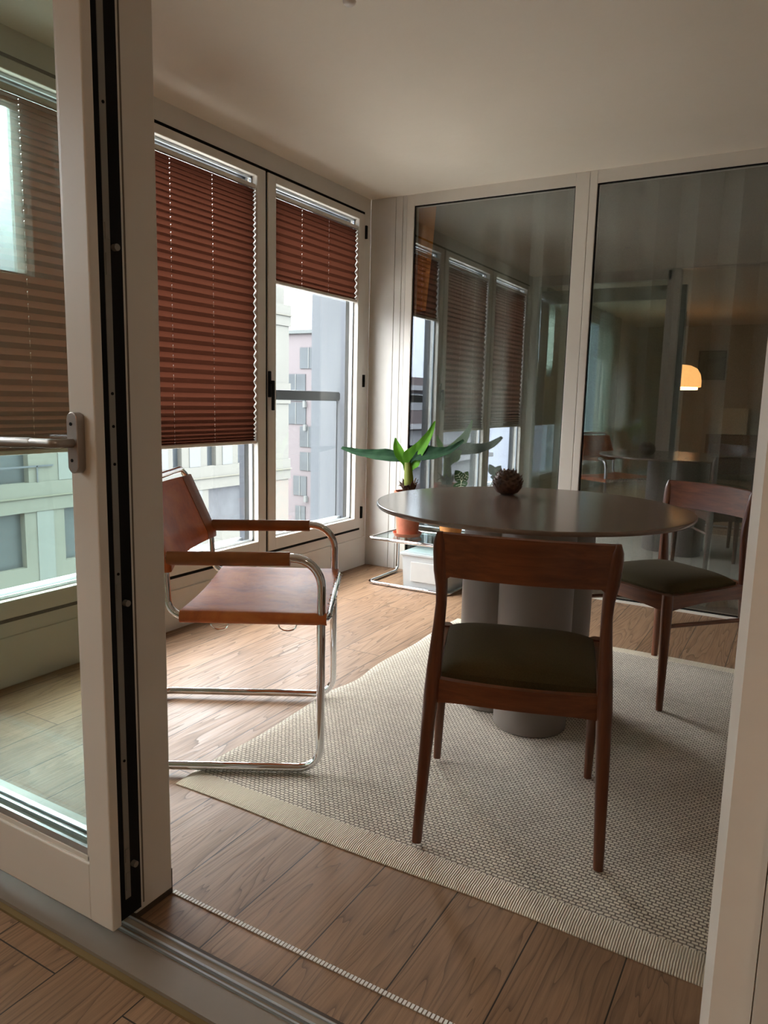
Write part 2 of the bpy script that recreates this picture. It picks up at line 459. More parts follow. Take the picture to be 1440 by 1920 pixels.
# ---- far fixed glazing: two windows
def fixed_window(name, x0, x1, g0, g1, label, depth=0.0):
    root = sroot(name, ((x0 + x1) / 2, 0, 0), label)
    f = MB()
    f.rbox(x0, g0, depth, .07, 0, H, .003, 2)
    f.rbox(g1, x1, depth, .07, 0, H, .003, 2)
    f.box(g0, g1, depth, .07, 2.318, H)
    f.box(g0, g1, depth, .07, 0, .013)
    f.build('window_frame', white, root)
    g = MB()
    t = .006
    g.box(g0, g0 + t, depth - .001 + .012, .03, .013, 2.318).box(g1 - t, g1, depth + .011, .03, .013, 2.318)
    g.box(g0 + t, g1 - t, depth + .011, .03, 2.318 - t, 2.318).box(g0 + t, g1 - t, depth + .011, .03, .013, .013 + t)
    g.build('gasket', black, root)
    MB().box(g0 + t, g1 - t, depth + .014, depth + .020, .013 + t, 2.318 - t).build('glass_pane', g_far, root)
    return root
fixed_window('window_4', .262, 1.400, .312, 1.322, 'left fixed pane of the far glazed wall')
fixed_window('window_5', 1.401, 2.80, 1.442, 2.72, 'right fixed pane of the far glazed wall', .0)
struct('wall_right', MB().box(2.80, XR + .05, YD, .1, 0, H), wall_white, 'right wall')
# space behind the glazing; unseen walls added to keep sky light out
ww = MB().box(.02, 3.0, .86, .9, 0, H).box(2.97, 3.0, .07, .86, 0, H).box(.0, .04, .07, .86, 0, H)
struct('wall_sky_block', ww, plain('grey_plaster', (.26, .25, .22), .9), 'added unseen grey wall behind the fixed glazing, blocking the sky')
struct('floor_outer', MB().box(0, 3.0, .07, .9, -.1, .0), plain('grey_screed', (.25, .25, .24), .8), 'screed behind the fixed glazing')
def wavy_sheet(x0, x1, y, z0, z1, amp, per, thick=.003, axis='x', n=8, phase=0):
    mb = MB()
    rows = []
    m = int((x1 - x0) / per * n)
    for j in range(2):
        z = z0 if j == 0 else z1
        row = []
        for i in range(m + 1):
            u = x0 + (x1 - x0) * i / m
            a = amp * math.sin(2 * math.pi * (u - x0) / per + phase) * (1 + .3 * math.sin(u * 7.3)) + amp * .3 * math.sin(u * 31)
            row.append((u, y + a, z) if axis == 'x' else (y + a, u, z))
        rows.append(row)
    for off in (0,):
        front = [[(p[0], p[1], p[2]) for p in r_] for r_ in rows]
        back = [[(p[0] + (thick if axis == 'y' else 0), p[1] + (thick if axis == 'x' else 0), p[2]) for p in r_] for r_ in rows]
        mb.grid(front); mb.grid(back)
        for k in (0, 1):
            mb.grid([front[k], back[k]], False)
        mb.grid([[front[0][0], back[0][0]], [front[1][0], back[1][0]]], False)
        mb.grid([[front[0][-1], back[0][-1]], [front[1][-1], back[1][-1]]], False)
    return mb
tag(wavy_sheet(.32, 2.92, .185, .012, 2.383, .03, .21).build('curtain', greycurtain), 'long grey curtain in folds behind the far glass wall', 'curtain')
od = MB()
rows = []
for j in range(13):
    t = j / 12
    z = 2.36 - t * .67
    xr = .425 - .055 * t ** 1.2
    rows.append([(.20 + (xr - .20) * i / 10, .090 + .008 * math.sin(i * 1.7 + t), z) for i in range(11)])
od.grid(rows)
od.grid([[(p[0], p[1] + .004, p[2]) for p in r_] for r_ in rows])
o = od.build('hanging_cloth', orangedrape)
tag(o, 'narrow orange cloth hanging behind the left edge of the far glass', 'cloth')

# ================================================================== window wall
def casement(name, y0, y1, label, handle_side=None, hinges=False):
    """sash from y0 (far end, larger y) to y1 (near end)"""
    ya, yb = min(y0, y1), max(y0, y1)
    z0, z1 = .25, 2.292
    root = sroot(name, (0, (ya + yb) / 2, z0), label)
    g = MB()          # black seal round the sash
    t = .016
    g.box(-.02, .0035, ya, yb, z1 - t, z1).box(-.02, .0035, ya, yb, z0, z0 + t)
    g.box(-.02, .0035, ya, ya + t * .45, z0, z1).box(-.02, .0035, yb - t * .45, yb, z0, z1)
    g.build('gasket', black, root)
    fa, fb = ya + t * .45, yb - t * .45
    ga, gb = fa + .068, fb - .068
    gz0, gz1 = z0 + t + .07, z1 - t - .041
    s = MB()
    s.rbox(-.055, .012, fa, ga, z0 + t, z1 - t, .004).rbox(-.055, .012, gb, fb, z0 + t, z1 - t, .004)
    s.rbox(-.055, .012, ga - .004, gb + .004, z0 + t, gz0, .004).rbox(-.055, .012, ga - .004, gb + .004, gz1, z1 - t, .004)
    s.build('sash', white, root)
    MB().box(-.040, -.034, ga - .005, gb + .005, gz0 - .005, gz1 + .005).build('glass_pane', g_win, root)
    sp = MB()         # spacer and inner bead
    w = .012
    sp.box(-.033, -.022, ga, ga + w, gz0, gz1).box(-.033, -.022, gb - w, gb, gz0, gz1)
    sp.box(-.033, -.022, ga, gb, gz0, gz0 + w).box(-.033, -.022, ga, gb, gz1 - w, gz1)
    sp.build('glazing_bead', aluminium, root)
    ou = MB()         # outer dark frame of the box window
    w = .030
    ou.box(-.105, -.07, ga - .03, ga + w - .02, gz0 - .03, gz1 + .03).box(-.105, -.07, gb - w + .012, gb + .03, gz0 - .03, gz1 + .03)
    ou.box(-.105, -.07, ga, gb, gz1 - .005, gz1 + .03)
    ou.build('outer_frame', darkmetal, root, 'dark outer frame')
    sl = MB()
    sl.box(-.16, -.07, ga - .03, gb + .03, gz0 - .03, gz0 - .006).box(-.105, -.09, ga, gb, gz0 - .006, gz0 + .012).box(-.14, -.13, ga, gb, gz0 - .006, gz0 + .006)
    sl.build('outer_sill', aluminium, root)
    if handle_side:
        hy = fa + .006
        MB().rbox(.012, .020, hy - .012, hy + .012, 1.12, 1.26, .003).rbox(.020, .040, hy - .009, hy + .009, 1.19, 1.21, .003).rbox(.034, .046, hy - .010, hy + .010, 1.05, 1.21, .004).build('handle', black, root)
    if hinges:
        for hz in (.37, 1.24, 2.17):
            MB().rbox(.004, .022, yb - .008, yb + .010, hz - .04, hz + .04, .003).build('hinge', black, root)
    return root, (ga, gb, gz0, gz1)
r2, G2 = casement('window_3', -.080, -1.062, 'window nearest the far corner', True, True)
r1, G1 = casement('window_2', -1.066, -2.058, 'middle window of the window wall')
r0, G0 = casement('window_1', -2.062, -3.052, 'window beside the sliding door')

def blind(G, zbot, label, stackz=.05, top=2.174):
    ga, gb = G[0] + .004, G[1] - .004
    root = empty('pleated_blind', (-.012, (ga + gb) / 2, zbot))
    tag(root, label, 'blind')
    MB().rbox(-.020, .004, ga, gb, top, top + .020, .003).build('head_rail', white, root)
    MB().rbox(-.022, .004, ga, gb, zbot, zbot + .016, .003).build('bottom_rail', white, root)
    # pleats
    za = zbot + .016
    span = top - za
    zs = []
    steps = []
    n = max(10, int(span / .0325))
    for i in range(2 * n):
        t = i / (2 * n)                      # 0 at the top
        steps.append(.42 + .68 * min(1, t * 1.9) if t < .74 else max(.22, 1.1 - (t - .74) * 3.6))
    tot = sum(steps)
    z = top
    zs.append(z)
    for s_ in steps:
        z -= span * s_ / tot
        zs.append(z)
    cords = [ga + (gb - ga) * k for k in (.02, .31, .635)]
    cw = .0013
    ys = [ga]
    for c in cords: ys += [c - cw, c + cw]
    ys.append(gb)
    mb = MB()
    for i in range(len(zs) - 1):
        x_a = -.0175 if i % 2 == 0 else -.0015
        x_b = -.0015 if i % 2 == 0 else -.0175
        # split each fold so a small hole can be left in every second one
        z_a, z_b = zs[i], zs[i + 1]
        q = [(x_a, z_a), (x_a + (x_b - x_a) * .42, z_a + (z_b - z_a) * .42), (x_a + (x_b - x_a) * .60, z_a + (z_b - z_a) * .60), (x_b, z_b)]
        for j in range(len(ys) - 1):
            for k in range(3):
                if j % 2 == 1 and k == 1 and i % 2: continue
                mb.add([(q[k][0], ys[j], q[k][1]), (q[k][0], ys[j + 1], q[k][1]), (q[k + 1][0], ys[j + 1], q[k + 1][1]), (q[k + 1][0], ys[j], q[k + 1][1])], [(0, 1, 2, 3)])
    mb.build('pleated_fabric', blind_m, root)
    for c in cords: MB().tube([(-.0095, c, top), (-.0095, c, za)], .0006, 5).build('cord', paper, root)
    return root
blind(G2, 1.728, 'short russet pleated blind on the window nearest the far corner')
blind(G1, .872, 'long russet pleated blind on the middle window behind the leather armchair')
blind(G0, .884, 'russet pleated blind seen through the glass of the sliding door')

# guard rail outside
rail_m = plain('grey_painted_rail', (.030, .033, .036), .5)
root = empty('guard_rail', (-.32, -1.5, 1.11))
tag(root, 'grey metal guard rail crossing outside the windows', 'railing')
MB().rbox(-.35, -.29, -3.2, .10, 1.105, 1.168, .004).build('top_rail', rail_m, root)
MB().box(-.33, -.31, .085, .14, 1.115, 1.16).build('bracket', rail_m, root)
# neighbouring fin wall
struct('wall_fin', MB().box(-.56, -.13, .14, .40, -3, 4.5).box(-.345, -.335, .132, .14, -3, 1.11), plain('pale_blue_render', (.042, .049, .057), .7, noise=.04, nscale=1.5), 'pale fin wall outside the corner window')
struct('wall_upper', MB().box(-.12, 5.2, -8.6, .9, H + .15, H + .6), concrete)

# ================================================================== sliding door
# fixed panel behind the leaf and the frame post
root = sroot('door_1', (.7, -3.2, 0), 'fixed glazed panel of the door wall')
f = MB()
f.rbox(1.335, 1.416, -3.244, YD, 0.0, H, .003)
f.box(1.30, 1.34, -3.225, -3.15, 0, H).box(0.0, .07, -3.235, YD, 0, H)
f.box(.07, 1.335, -3.225, -3.15, 0, .10).box(.07, 1.335, -3.225, -3.15, 2.29, H)
f.build('door_frame', white, root)
MB().box(.07, 1.30, -3.190, -3.184, .10, 2.29).build('glass_pane', g_door, root)
sp = MB().box(.07, 1.30, -3.203, -3.190, .10, .118).box(.07, 1.30, -3.215, -3.205, .102, .112)
sp.build('glazing_bead', aluminium, root)
MB().box(1.416, 1.4175, -3.224, -3.221, .03, H).box(1.335, 1.416, -3.141, -3.1385, 0, .06).build('seal', plain('taupe_seal', (.16, .13, .10), .6), root)

MB().box(1.334, 1.4165, -3.2455, -3.139, 0.0005, .015).build('plinth', plain('brown_plinth', (.06, .04, .025), .7), root, 'dark plinth')
root = sroot('door_2', (.72, -3.32, .05), 'sliding glazed leaf of the door')
f = MB()
x0, x1, yf, yb = .05, 1.460, -3.339, -3.317
zb, zt = .052, 2.26
f.rbox(1.393, x1, yf, yb, zb, zt, .003).rbox(x0, x0 + .08, yf, yb, zb, zt, .003)
f.rbox(x0 + .08, 1.394, yf + .0005, yb, zb, .178, .003).rbox(x0 + .08, 1.394, yf, yb, 2.13, zt, .003)
# glazing bead, a lower step around the pane
f.rbox(1.382, 1.394, yf + .006, yb, .178, 2.13, .002).rbox(x0 + .08, 1.394, yf + .006, yb, .176, .190, .002)
f.build('door_frame', white, root)
b_ = MB()
b_.box(1.398, 1.4545, yb, -3.262, zb + .006, zt - .01)
b_.build('rebate_seal', black, root, 'black seal along the leaf edge')
MB().box(x0, 1.392, yb, -3.30, zb, .176).box(x0, x0 + .08, yb, -3.30, zb, zt).box(x0, 1.392, yb, -3.30, 2.13, zt).box(1.382, 1.398, yb, -3.265, .176, 2.13).build('door_core', white, root)
MB().box(x0 + .08, 1.384, -3.325, -3.319, .176, 2.13).build('glass_pane', g_door, root)
MB().box(x0 + .08, 1.382, -3.332, -3.3255, .190, .206).build('glazing_bead', aluminium, root)
hw = MB()
hw.rbox(1.4545, 1.4565, -3.303, -3.289, .10, 2.25, .0005, 1)
hw.build('lock_strip', hardware, root, 'grey metal locking strip')
for z in (.17, .72, 1.38, 1.93):
    m = MB()
    bm = bmesh.new(); bmesh.ops.create_cone(bm, cap_ends=True, segments=18, radius1=.0062, radius2=.0062, depth=.010)
    m.frombm(bm, True, Matrix.Translation((1.460, -3.281, z)) @ Matrix.Rotation(R(90), 4, 'Y'))
    m.box(1.4565, 1.458, -3.301, -3.291, z - .05, z - .012).box(1.4565, 1.458, -3.301, -3.291, z + .012, z + .04)
    m.build('locking_roller', hardware, root)
sc_ = MB()
for z in (.40, .78, .99, 1.06, 1.12, 1.62):
    bm = bmesh.new(); bmesh.ops.create_cone(bm, cap_ends=True, segments=12, radius1=.0028, radius2=.0028, depth=.002)
    sc_.frombm(bm, True, Matrix.Translation((1.457, -3.296, z)) @ Matrix.Rotation(R(90), 4, 'Y'))
sc_.build('screw', black, root)
# door handle
hp = MB()
pts = []
for k in range(24):
    a = 2 * math.pi * k / 24
    cz = 1.030 + (.041 if math.sin(a) >= 0 else -.041)
    pts.append((1.418 + .0145 * math.cos(a), cz + .0145 * math.sin(a)))
bm = bmesh.new()
vs = [bm.verts.new((x, yf, z)) for x, z in pts]
fc = bm.faces.new(vs)
ex = bmesh.ops.extrude_face_region(bm, geom=[fc])
for v in [g for g in ex['geom'] if isinstance(g, bmesh.types.BMVert)]: v.co.y -= .017
hp.frombm(bm)
h = hp.build('handle', handle_m, root)
bv = h.modifiers.new('b', 'BEVEL'); bv.width = .0015; bv.segments = 2; bv.limit_method = 'ANGLE'
sc_ = MB()
for z in (1.064, .998):
    bm = bmesh.new(); bmesh.ops.create_cone(bm, cap_ends=True, segments=14, radius1=.0032, radius2=.0032, depth=.0012)
    sc_.frombm(bm, True, Matrix.Translation((1.416, yf - .0175, z)) @ Matrix.Rotation(R(90), 4, 'X'))
s2 = sc_.build('screw', black, h, world=False)
s2.location = (-root.location[0], -root.location[1], -root.location[2])
lv = MB()
lv.tube(fillet([(1.418, yf - .015, 1.030), (1.418, yf - .055, 1.030), (1.36, yf - .057, 1.029)], .010), .0085, 14)
lv.tube([(1.36, yf - .057, 1.029), (1.355, yf - .057, 1.0288), (1.22, yf - .057, 1.0245)], [.0085, .0098, .0098], 14)
lv2 = lv.build('lever', handle_m, h, world=False)
lv2.location = (-root.location[0], -root.location[1], -root.location[2])

# right-hand frame post
root = sroot('door_3', (2.56, -3.2, 0), 'right-hand post of the sliding door frame')
pp = [(2.517, YD), (2.517, -3.205), (2.530, -3.245), (2.578, -3.246), (2.578, YD)]
MB().prism(pp, 0, H).build('door_frame', plain('painted_post', (.82, .78, .71), .45), root)
MB().box(2.5795, 2.582, -3.252, YD, 0, H).build('seal', white, root)
MB().box(2.582, 2.80, -3.26, YD, 0, H).build('door_casing', wall_white, root)
# head above the opening
struct('trim_2', MB().box(0, 2.9, -3.26, YD, H - .012, H), white, 'door head')
struct('wall_front', MB().box(2.80, 5.2, -3.30, YD, 0, H), wall_white, 'living room wall beside the door')
# threshold
root = sroot('trim_3', (1.3, -3.29, 0), 'door threshold')
MB().box(0.0, 2.8, -3.365, -3.300, .0, .014).build('sill', plain('bronze_aluminium', (.23, .185, .145), .55), root)
MB().box(0.0, 2.8, -3.300, -3.248, .0, .009).build('track_bed', plain('beige_track', (.33, .27, .21), .5), root)
tr = MB().box(0.0, 2.8, -3.292, -3.288, .009, .015).box(0.0, 2.8, -3.279, -3.274, .009, .016).box(0, 2.8, -3.256, -3.252, .009, .012)
tr.build('track_rail', aluminium, root)
MB().box(0.0, 2.8, -3.378, -3.365, .0, .006).build('edge_strip', plain('brass_edge', (.22, .15, .06), .5, .3), root)
MB().box(0.0, 2.8, -3.248, -3.236, .0, .003).build('dark_joint', plain('dark_joint', (.06, .035, .02), .7), root)
# dotted expansion profile in the floor
root = sroot('trim_4', (1.9, -3.136, 0), 'ribbed metal strip across the floor')
MB().box(1.335, 2.6, -3.1425, -3.1305, .0, .0012).build('base_strip', plain('strip_base', (.25, .19, .14), .6), root)
d_ = MB()
k = 1.418
while k < 2.52:
    d_.box(k, k + .0055, -3.1420, -3.1310, .0012, .0028)
    k += .0085
o = d_.build('rib', paper, root); o['kind'] = 'stuff'
# ceiling fitting
cf = MB().lathe([(.001, 0), (.012, 0), (.02, .006), (.022, .012)], (1.158, -2.063, H - .012), 24)
o = cf.build('ceiling_fitting', white); tag(o, 'small round fitting on the ceiling', 'fitting')

# ================================================================== LIVING ROOM behind the camera
struct('wall_living_right', MB().box(5.0, 5.2, -8.6, -3.2, 0, H), wall_white, 'living room right wall')
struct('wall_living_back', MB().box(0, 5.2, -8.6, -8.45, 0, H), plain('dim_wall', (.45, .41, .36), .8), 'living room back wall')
w = MB().box(-.10, 0, -8.6, -6.3, 0, H).box(-.10, 0, -3.44, -3.26, 0, H).box(-.10, 0, -6.3, -3.44, 2.25, H).box(-.10, 0, -6.3, -4.6, 0, .7)
w.box(-.10, 0, -4.6, -3.95, .0, 2.25).box(-.10, 0, -3.95, -3.44, .0, 1.54).box(-.10, 0, -3.95, -3.44, 2.16, 2.25)
root = sroot('window_7', (0, -3.67, 1.54), 'high living room window')
MB().box(-.08, -.02, -3.95, -3.935, 1.54, 2.16).box(-.08, -.02, -3.455, -3.44, 1.54, 2.16).box(-.08, -.02, -3.95, -3.44, 2.145, 2.16).box(-.08, -.02, -3.95, -3.44, 1.54, 1.555).build('window_frame', white, root)
MB().box(-.052, -.047, -3.935, -3.455, 1.555, 2.145).build('glass_pane', g_win, root)
struct('wall_living_left', w, wall_white, 'living room window wall')
root = sroot('window_6', (0, -5.1, .7), 'living room window')
MB().box(-.08, -.02, -6.3, -6.24, .7, 2.25).box(-.08, -.02, -4.66, -4.6, .7, 2.25).box(-.08, -.02, -5.49, -5.42, .7, 2.25).box(-.08, -.02, -6.3, -4.6, 2.19, 2.25).box(-.08, -.02, -6.3, -4.6, .7, .76).build('window_frame', white, root)
MB().box(-.052, -.047, -6.24, -4.66, .76, 2.19).build('glass_pane', g_living, root)
tag(wavy_sheet(-6.6, -5.6, .10, .02, 2.33, .035, .12, axis='y').build('curtain', sheer_m), 'white sheer curtain reflected in the right fixed glass', 'curtain')
tag(wavy_sheet(-3.735, -3.50, .05, 1.42, 2.33, .022, .08, axis='y', phase=1).build('curtain', sheer_m), 'gathered white sheer curtain reflected high in the sliding door glass', 'curtain')

# pendant lamp
root = empty('pendant_lamp', (1.0, -6.5, 1.40))
tag(root, 'lit amber dome pendant lamp reflected in the right glass pane', 'lamp')
shade = MB().lathe([(.255, 0), (.255, .08), (.238, .17), (.190, .245), (.11, .285), (.02, .297), (.019, .290), (.108, .278), (.185, .239), (.231, .166), (.248, .08), (.248, 0)], (1.0, -6.5, 1.388), 40).build('lamp_shade', lamp_shade_m, root, 'amber dome shade')
MB().lathe([(.001, 0), (.215, 0), (.215, .035), (.001, .035)], (1.0, -6.5, 1.350), 32).build('diffuser', lamp_glow_m, shade)
MB().tube([(1.0, -6.5, 1.67), (1.0, -6.5, H)], .003, 8).build('cord', black, root)
# sideboard with two vases, pictures
root = empty('sideboard', (2.2, -8.2, 0))
tag(root, 'long low wooden sideboard reflected faintly in the right glass pane', 'sideboard')
MB().rbox(1.2, 3.2, -8.43, -8.0, .15, .72, .004).build('cabinet', sideboard_m, root)
for k in range(4):
    cdoor = MB().rbox(1.22 + k * .49, 1.70 + k * .49, -8.0, -7.985, .17, .70, .003).build('cabinet_door', sideboard_m, root)
    MB().rbox(1.64 + k * .49, 1.66 + k * .49, -7.985, -7.965, .42, .50, .003).build('door_pull', black, cdoor)
for sx in (1.3, 3.1):
    for sy in (-8.38, -8.05):
        MB().tube([(sx, sy, 0), (sx, sy, .15)], .015, 10).build('leg', sideboard_m, root)
def picture(x0, x1, z0, z1, label):
    root = empty('picture', ((x0 + x1) / 2, -8.44, z0)); tag(root, label, 'picture', None)
    f = MB().box(x0, x1, -8.45, -8.425, z0, z0 + .02).box(x0, x1, -8.45, -8.425, z1 - .02, z1).box(x0, x0 + .02, -8.45, -8.425, z0, z1).box(x1 - .02, x1, -8.45, -8.425, z0, z1)
    f.build('frame', plain('dark_frame', (.02, .018, .016), .5), root)
    MB().box(x0 + .02, x1 - .02, -8.45, -8.44, z0 + .02, z1 - .02).build('print', plain('grey_print', (.12, .11, .09), .7, noise=.6, nscale=5), root)
picture(.95, 1.35, 1.55, 2.0, 'small dark framed picture reflected above the pendant lamp')
picture(2.05, 2.75, 1.15, 1.95, 'large dark framed picture reflected at the right edge of the glass')
tag(MB().rbox(1.35, 1.75, -8.3, -8.1, .722, 1.12, .01).build('storage_bin', plain('pale_box', (.5, .47, .4), .7)), 'pale box standing on the sideboard in the reflection', 'box')

# ================================================================== RUG
rx0, rx1, ry0, ry1 = 1.072, 2.512, -2.795, -.822
cx_, cy_ = (rx0 + rx1) / 2, (ry0 + ry1) / 2
root_rug = MB()
nu, nv = 60, 84
top, bot = [], []
for j in range(nv + 1):
    v = j / nv
    rt, rb = [], []
    for i in range(nu + 1):
        u = i / nu
        x = rx0 + (rx1 - rx0) * u; y = ry0 + (ry1 - ry0) * v
        ew = .014 * math.exp(-((v - .40) / .04) ** 2) - .010 * math.exp(-((v - .50) / .05) ** 2) + .005 * math.sin(v * 23)
        x -= ew * max(0, 1 - u * 4)
        y += .004 * math.sin(u * 11) * (1 if v < .03 or v > .97 else 0) + (.012 * u * (1 - v) ** 6) * 0
        # rounded corners
        z = .0095 + .0008 * math.exp(-((x - y * .35 - 2.62) / .03) ** 2) + .0006 * math.sin(x * 9 + y * 5)
        edge = min(u, 1 - u, v, 1 - v)
        zt_ = z if edge > 1e-6 else .003
        rt.append((x - cx_, y - cy_, zt_)); rb.append((x - cx_, y - cy_, 0.0005))
    top.append(rt); bot.append(rb)
root_rug.grid(top); root_rug.grid(bot, False)
root_rug.grid([top[0], bot[0]], False).grid([top[-1], bot[-1]], False)
root_rug.grid([[r_[0] for r_ in top], [r_[0] for r_ in bot]], False).grid([[r_[-1] for r_ in top], [r_[-1] for r_ in bot]], False)
rug = root_rug.build('area_rug', rug_m)
rug.location = (cx_, cy_, 0)
tag(rug, 'cream and grey chunky woven wool rug under the round table', 'rug')
RZ = .0108   # rug surface

# ================================================================== TABLE
TC = (1.718, -1.665); TZ = .755; TR = .563
root = empty('dining_table', (TC[0], TC[1], RZ))
tag(root, 'round taupe lacquered pedestal dining table standing on the rug', 'table')
th = .015
MB().lathe([(.001, TZ - th), (TR - .010, TZ - th), (TR - .006, TZ - th), (TR - .001, TZ - th + .004), (TR, TZ - th + .008), (TR - .0015, TZ - .0025), (TR - .005, TZ), (TR - .008, TZ), (.001, TZ)], (TC[0], TC[1], 0), 128).build('tabletop', taupe_top, root)
ub = Vector((-.31, .95, 0)); lat = Vector((.95, .31, 0))
BC = Vector((1.755, -1.737, 0)); rt_ = .125
base_ang = math.atan2(-ub.y, -ub.x) + R(10)
for k in range(3):
    a = base_ang + k * R(120)
    c = BC + Vector((math.cos(a), math.sin(a), 0)) * .128
    MB().lathe([(.001, 0), (rt_ - .004, 0), (rt_, .004), (rt_, TZ - th - RZ - .002), (.001, TZ - th - RZ - .002)], (c.x, c.y, RZ), 48).build('column', taupe, root)

# ================================================================== DINING CHAIRS
def ring(cx, cy, z, hx, hy, n=14, e=3.0):
    out = []
    for k in range(n):
        a = 2 * math.pi * k / n
        c, s_ = math.cos(a), math.sin(a)
        out.append((cx + hx * abs(c) ** (2 / e) * (1 if c >= 0 else -1), cy + hy * abs(s_) ** (2 / e) * (1 if s_ >= 0 else -1), z))
    return out
def interp(tab, z):
    for a, b_ in zip(tab, tab[1:]):
        if a[0] <= z <= b_[0]:
            t = (z - a[0]) / (b_[0] - a[0])
            return [p + (q - p) * t for p, q in zip(a[1:], b_[1:])]
    return tab[-1][1:]
def make_chair():
    root = empty('dining_chair', (0, 0, RZ))
    # rear legs: z, x, y, hx, hy
    tabr = [(0, .222, -.226, .0125, .0125), (.20, .214, -.222, .0155, .017), (.40, .205, -.214, .019, .023), (.46, .202, -.211, .018, .022), (.56, .197, -.200, .0145, .016), (.62, .194, -.197, .0135, .0155), (.66, .195, -.199, .0145, .016), (.70, .199, -.203, .0175, .0165), (.76, .203, -.212, .0165, .0155), (.786, .2035, -.216, .0135, .013), (.797, .2035, -.217, .007, .008)]
    for sx in (-1, 1):
        rings = []
        for i in range(41):
            z = .797 * i / 40
            x, y, hx, hy = interp(tabr, z)
            rings.append(ring(sx * x, y, z, hx, hy, e=2.6))
        MB().loft(rings).build('leg', teak_v, root, world=False)
        tabf = [(0, .228, .224, .0115, .0115), (.20, .226, .223, .0155, .0155), (.37, .222, .220, .019, .019), (.436, .221, .220, .0185, .0185)]
        rings = []
        for i in range(21):
            z = .436 * i / 20
            x, y, hx, hy = interp(tabf, z)
            rings.append(ring(sx * x, y, z, hx, hy, e=2.4))
        MB().loft(rings).build('leg', teak_v, root, world=False)
        # side rails with arched underside, stretcher
        m = MB(); rr = []
        for i in range(17):
            t = i / 16
            y = -.205 + .42 * t; x = sx * (.2045 + .016 * t)
            zl = .372 + .014 * math.sin(math.pi * t) ** .8
            zh = .432 - .004 * math.sin(math.pi * t)
            rr.append([(x - .009, y, zl), (x + .009, y, zl), (x + .009, y, zh), (x - .009, y, zh)])
        m.loft(rr).build('seat_rail', teak_d, root, world=False)
        MB().tube([(sx * .211, -.215, .290), (sx * .224, .215, .318)], .0085, 10).build('stretcher', teak_d, root, world=False)
    for yy, bow, hx in ((-.212, -.022, .198), (.221, .010, .212)):
        rr = []
        for i in range(21):
            t = i / 20; u = 2 * t - 1
            y = yy + bow * (1 - u * u)
            zl = .372 + .010 * (1 - u ** 4); zh = .434
            rr.append([(u * hx, y - .010, zl), (u * hx, y + .010, zl), (u * hx, y + .010, zh), (u * hx, y - .010, zh)])
        MB().loft(rr).build('seat_rail', teak_h, root, world=False)
    # seat cushion
    m = MB(); rows_t = []; rows_b = []
    n = 24
    for j in range(n + 1):
        v = j / n; rt, rb = [], []
        for i in range(n + 1):
            u = i / n
            hw_ = .188 + .022 * v
            X = (2 * u - 1); Y = (2 * v - 1)
            # squircle shaping
            x = X * hw_ * (1 - .012 * (abs(Y) ** 6)); y = .008 + Y * .196 * (1 - .012 * abs(X) ** 6)
            e = (1 - abs(X) ** 4) * (1 - abs(Y) ** 4)
            z = .438 + .038 * max(0, e) ** .5
            rt.append((x, y, z)); rb.append((x, y, .415))
        rows_t.append(rt); rows_b.append(rb)
    m.grid(rows_t); m.grid(rows_b, False)
    m.grid([rows_t[0], rows_b[0]]).grid([rows_t[-1], rows_b[-1]])
    m.grid([[r_[0] for r_ in rows_t], [r_[0] for r_ in rows_b]]).grid([[r_[-1] for r_ in rows_t], [r_[-1] for r_ in rows_b]])
    m.build('seat_cushion', olive, root, 'olive green upholstered seat', world=False)
    # curved backrest
    rr = []
    nn = 36
    for i in range(nn + 1):
        u = 2 * i / nn - 1
        x = u * .196
        yb_ = -.213 - .030 * (1 - u * u)
        zl = .688 - .030 * max(0, (abs(u) - .90) / .10) ** 1.6
        zh = .797 + .003 * (1 - u * u)
        lean = .012
        t_ = .0085
        rr.append([(x, yb_ - t_ + lean, zl), (x, yb_ + t_ + lean, zl + .002), (x, yb_ + t_ + .004, (zl + zh) / 2), (x, yb_ + t_ - lean * .3, zh - .003), (x, yb_ - lean * .3, zh), (x, yb_ - t_ - lean * .3, zh - .003), (x, yb_ - t_ + .004, (zl + zh) / 2)])
    MB().loft(rr).build('backrest', teak_h, root, 'curved teak backrest', world=False)
    return root
def copy_tree(o, parent=None):
    c = o.copy(); col.objects.link(c); c.parent = parent
    for ch in list(o.children): copy_tree(ch, c)
    return c
ch1 = make_chair()
ch1.location = (1.948, -2.408, RZ + .0042); ch1.rotation_euler = (0, R(.9), R(18.6))
tag(ch1, 'dark teak dining chair with its curved back to the viewer, in front of the table', 'chair', 'teak dining chairs at the round table')
ch2 = copy_tree(ch1)
ch2.location = (2.122, -1.170, RZ); ch2.rotation_euler = (0, 0, R(146.5))
tag(ch2, 'teak dining chair behind the right side of the table, facing the viewer', 'chair', 'teak dining chairs at the round table')

# ================================================================== LEATHER CANTILEVER ARMCHAIR  (local x forward, y across)
root = empty('cantilever_armchair', (1.356, -2.553, .0), R(30.1))
tag(root, 'chrome tube cantilever armchair with cognac leather seat, back and armrests', 'armchair')
W_ = .563; ZR = .024; rt = .0128
def side(y):
    return [(-.60, y, ZR), (.047, y, ZR), (.047, y, .668), (-.398, y, .660)]
# floor runners + front uprights + arms in one bent tube (both sides joined by the rear floor bar)
left = [Vector(p) for p in side(0)][::-1]
right = [Vector(p) for p in side(W_)]
path = left + right
path = fillet(path, [0, .085, .065, .05, .05, .065, .085, 0], 8)
MB().tube(path, rt, 16).build('base_frame', chrome, root, world=False)
